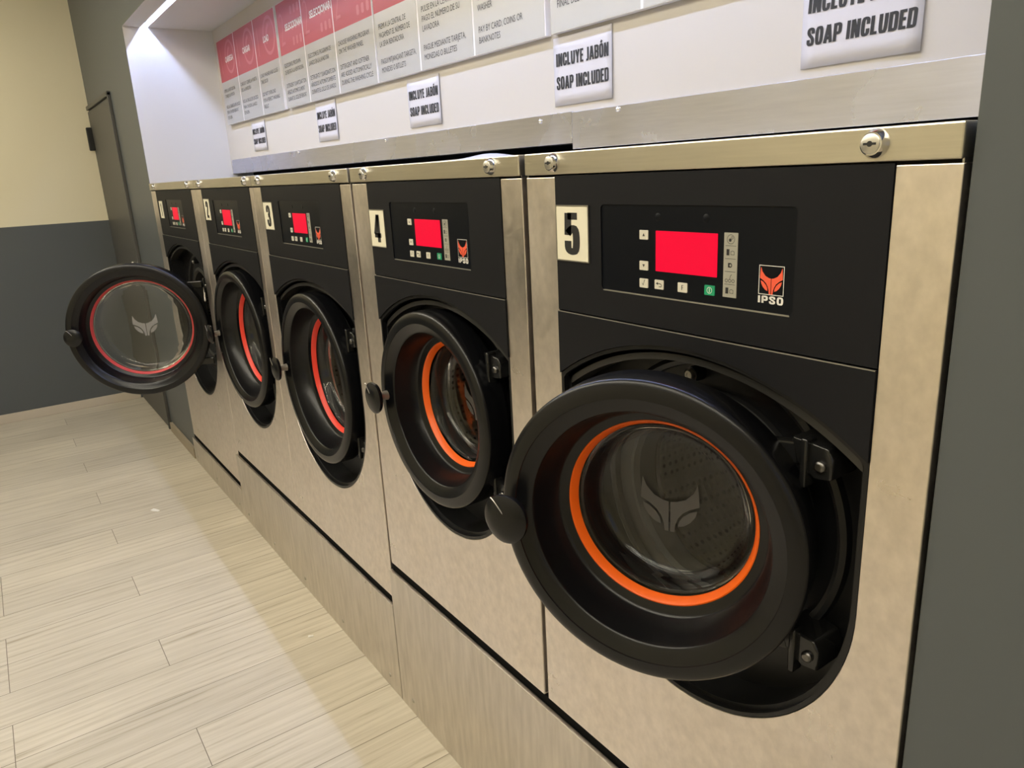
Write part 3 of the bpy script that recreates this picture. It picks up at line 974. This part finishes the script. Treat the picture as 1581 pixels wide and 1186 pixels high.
board(-3.298, -2.366, [-2.993, -2.672], [
    ('CARREGA', 'OMPLI LA RENTADORA\nI TANQUI LA PORTA\n\nNO LA CARREGUI EN EXC\u00c9S\nPER A UN BON RENTAT\nDE ROBA'),
    ('CARGAR', 'CARGUE Y CIERRE LA PUERTA\nDE LA LAVADORA\n\nNO LA CARGUE EN EXCESO\nPARA UN BUEN LAVADO\nDE ROPA'),
    ('LOAD', 'LOAD WASHER AND CLOSE\nTHE DOOR\n\nDO NOT OVERLOAD\nFOR A PERFECT WASHING\nRESULT')], '1',
    'red and grey instruction board headed CARREGA, CARGAR and LOAD, above washers 1 and 2', 'drum')
board(-2.338, -1.414, [-2.054, -1.746], [
    ('SELECCIONAR', 'SELECCIONI EL PROGRAMA\nDE RENTAT A LA RENTADORA\n\nDETERGENT I SUAVITZANT SON\nAFEGITS AUTOM\u00c0TICAMENT\nDURANT EL CICLE DE RENTAT'),
    ('SELECCIONAR', 'SELECCIONE EL PROGRAMA DE\nLAVADO EN LA LAVADORA\n\nDETERGENTE Y SUAVIZANTE SON\nA\u00d1ADIDOS AUTOM\u00c1TICAMENTE\nDURANTE EL CICLO DE LAVADO'),
    ('SELECT', 'CHOOSE WASHING PROGRAM\nON THE WASHER PANEL\n\nDETERGENT AND SOFTENER\nARE ADDED AUTOMATICALLY\nDURING THE WASHING CYCLE')], '2',
    'red and grey instruction board headed SELECCIONAR, about choosing the washing program', 'grid')
board(-1.404, -.476, [-1.107, -.798], [
    ('PAGAR', 'PREMI A LA CENTRAL DE\nPAGAMENT EL N\u00daMERO DE\nLA SEVA RENTADORA\n\nPAGUI MITJAN\u00c7ANT TARGETA,\nMONEDES O BITLLETS'),
    ('PAGAR', 'PULSE EN LA CENTRAL DE\nPAGO EL N\u00daMERO DE SU\nLAVADORA\n\nPAGUE MEDIANTE TARJETA,\nMONEDAS O BILLETES'),
    ('PAY', 'PRESS ON THE PAYMENT\nCENTRAL THE NUMBER OF YOUR\nWASHER\n\nPAY BY CARD, COINS OR\nBANKNOTES')], '3',
    'red and grey instruction board about paying by card, coins or banknotes', 'grid')
board(-.456, .472, [-.149, .160], [
    ('FINAL', 'RETIRI LA ROBA DE LA\nRENTADORA QUAN INDIQUI EL\n\n\nFINAL DEL RENTAT\n'),
    ('FINAL', 'RETIRE LA ROPA\n'),
    ('END', 'REMOVE YOUR LAUNDRY\n')], '4',
    'instruction board above washer 5, with FINAL DEL RENTAT on its lower edge', 'drum')

# ------------------------------------------------------------------ printed soap notices
def notice(c, z0, z1, rot, label, y=NY - .003, sl=0.0):
    wd = .1980 * 1.06
    x0, x1 = c - wd / 2, c + wd / 2
    t = thing('paper_notice', label, 'notice', (c, y, z0), 'soap notices taped to the niche wall')
    p = MB()
    nx, nz = 8, 6
    v = []
    for j in range(nz + 1):
        for i in range(nx + 1):
            u, w_ = i / nx, j / nz
            lift = .0028 * max(0, u - .55) ** 2 / .2 * (1 - w_) + .0003 * math.sin(u * 5 + w_ * 3)
            v.append((x0 + wd * u, y - lift, z0 + (z1 - z0) * w_))
    f = [(j * (nx + 1) + i, j * (nx + 1) + i + 1, (j + 1) * (nx + 1) + i + 1, (j + 1) * (nx + 1) + i) for j in range(nz) for i in range(nx)]
    p.add(v, f, 0, True)
    sh = p.build('sheet', M['paper'], t, t.location)
    md = sh.modifiers.new('thickness', 'SOLIDIFY')
    md.thickness = .0004
    hh = (z1 - z0) / .150
    def surf(q):
        u, w_ = (q[0] - x0) / wd, (q[2] - z0) / (z1 - z0)
        return (q[0], y - .0028 * max(0, u - .55) ** 2 / .2 * (1 - w_) - .0003 * math.sin(u * 5 + w_ * 3) - .0008, q[2])
    for txt, zz in (('INCLUYE JAB\u00d3N', .087), ('SOAP INCLUDED', .036)):
        b = MB()
        lettering(b, txt, x0 + .010, z0 + zz * hh, .028 * hh, wd - .020, 0, 0, .21, .16, .06, sl)
        b.v = [surf(q) for q in b.v]
        b.build('lettering', M['ink'], t, t.location)
    t.rotation_euler = (0, rot, 0)
notice(-2.836, 1.7115, 1.850, 0.0, 'white soap notice under the CARGAR board, above washer 1, leftmost of its row')
notice(-1.947, 1.7075, 1.857, 0.0, 'white soap notice hanging below the SELECCIONAR board, above washers 2 and 3')
notice(-1.135, 1.7055, 1.851, 0.0, 'white soap notice above washer 3 and the long splashback strip')
notice(-.363, 1.7025, 1.858, 0.0, 'white soap notice above the joint of the two splashback strips')
notice(.330, 1.7010, 1.851, 0.0, 'largest white soap notice, above washer 5, cut by the top of the photo', NY - .003, .05)

# ------------------------------------------------------------------ loose things
b = MB()
nx, ny = 14, 5
v = []
for j in range(ny + 1):
    for i in range(nx + 1):
        u, w_ = i / nx, j / ny
        v.append((-.99 + .50 * u, .33 + .09 * w_, ZT + .0015 + .020 * math.sin(PI * u) ** 1.3 * (.55 + .45 * w_) + .002 * math.sin(9 * u + 4 * w_)))
b.add(v, [(j * (nx + 1) + i, j * (nx + 1) + i + 1, (j + 1) * (nx + 1) + i + 1, (j + 1) * (nx + 1) + i) for j in range(ny) for i in range(nx)], 0, True)
ps = b.build('paper_sheet', M['paper'], None, (-.74, .37, ZT))
md = ps.modifiers.new('thickness', 'SOLIDIFY')
md.thickness = .0006
tag(ps, 'crumpled white paper sheet lying on top of washer 4 under the splashback', 'paper')

def scrap(x, y, sx, sy_, label, rz):
    b = MB()
    pts = [(-.5, -.4), (-.1, -.55), (.5, -.3), (.55, .2), (.1, .5), (-.45, .35)]
    v = [(p[0] * sx, p[1] * sy_, .0008 + .003 * (i % 2)) for i, p in enumerate(pts)] + [(0, 0, .0045)]
    b.add(v, [(i, (i + 1) % 6, 6) for i in range(6)])
    b.add([(p[0] * sx, p[1] * sy_, .0002) for p in pts], [(5, 4, 3, 2, 1, 0)])
    o = b.build('paper_scrap', M['litter'])
    o.location = (x, y, 0)
    o.rotation_euler = (0, 0, rz)
    tag(o, label, 'litter')
scrap(-2.797, -.348, .05, .022, 'larger white paper scrap lying on the open floor away from the washers', .5)
scrap(-1.25, -.118, .018, .012, 'small white crumb on the floor strip before washer 3', 1.1)
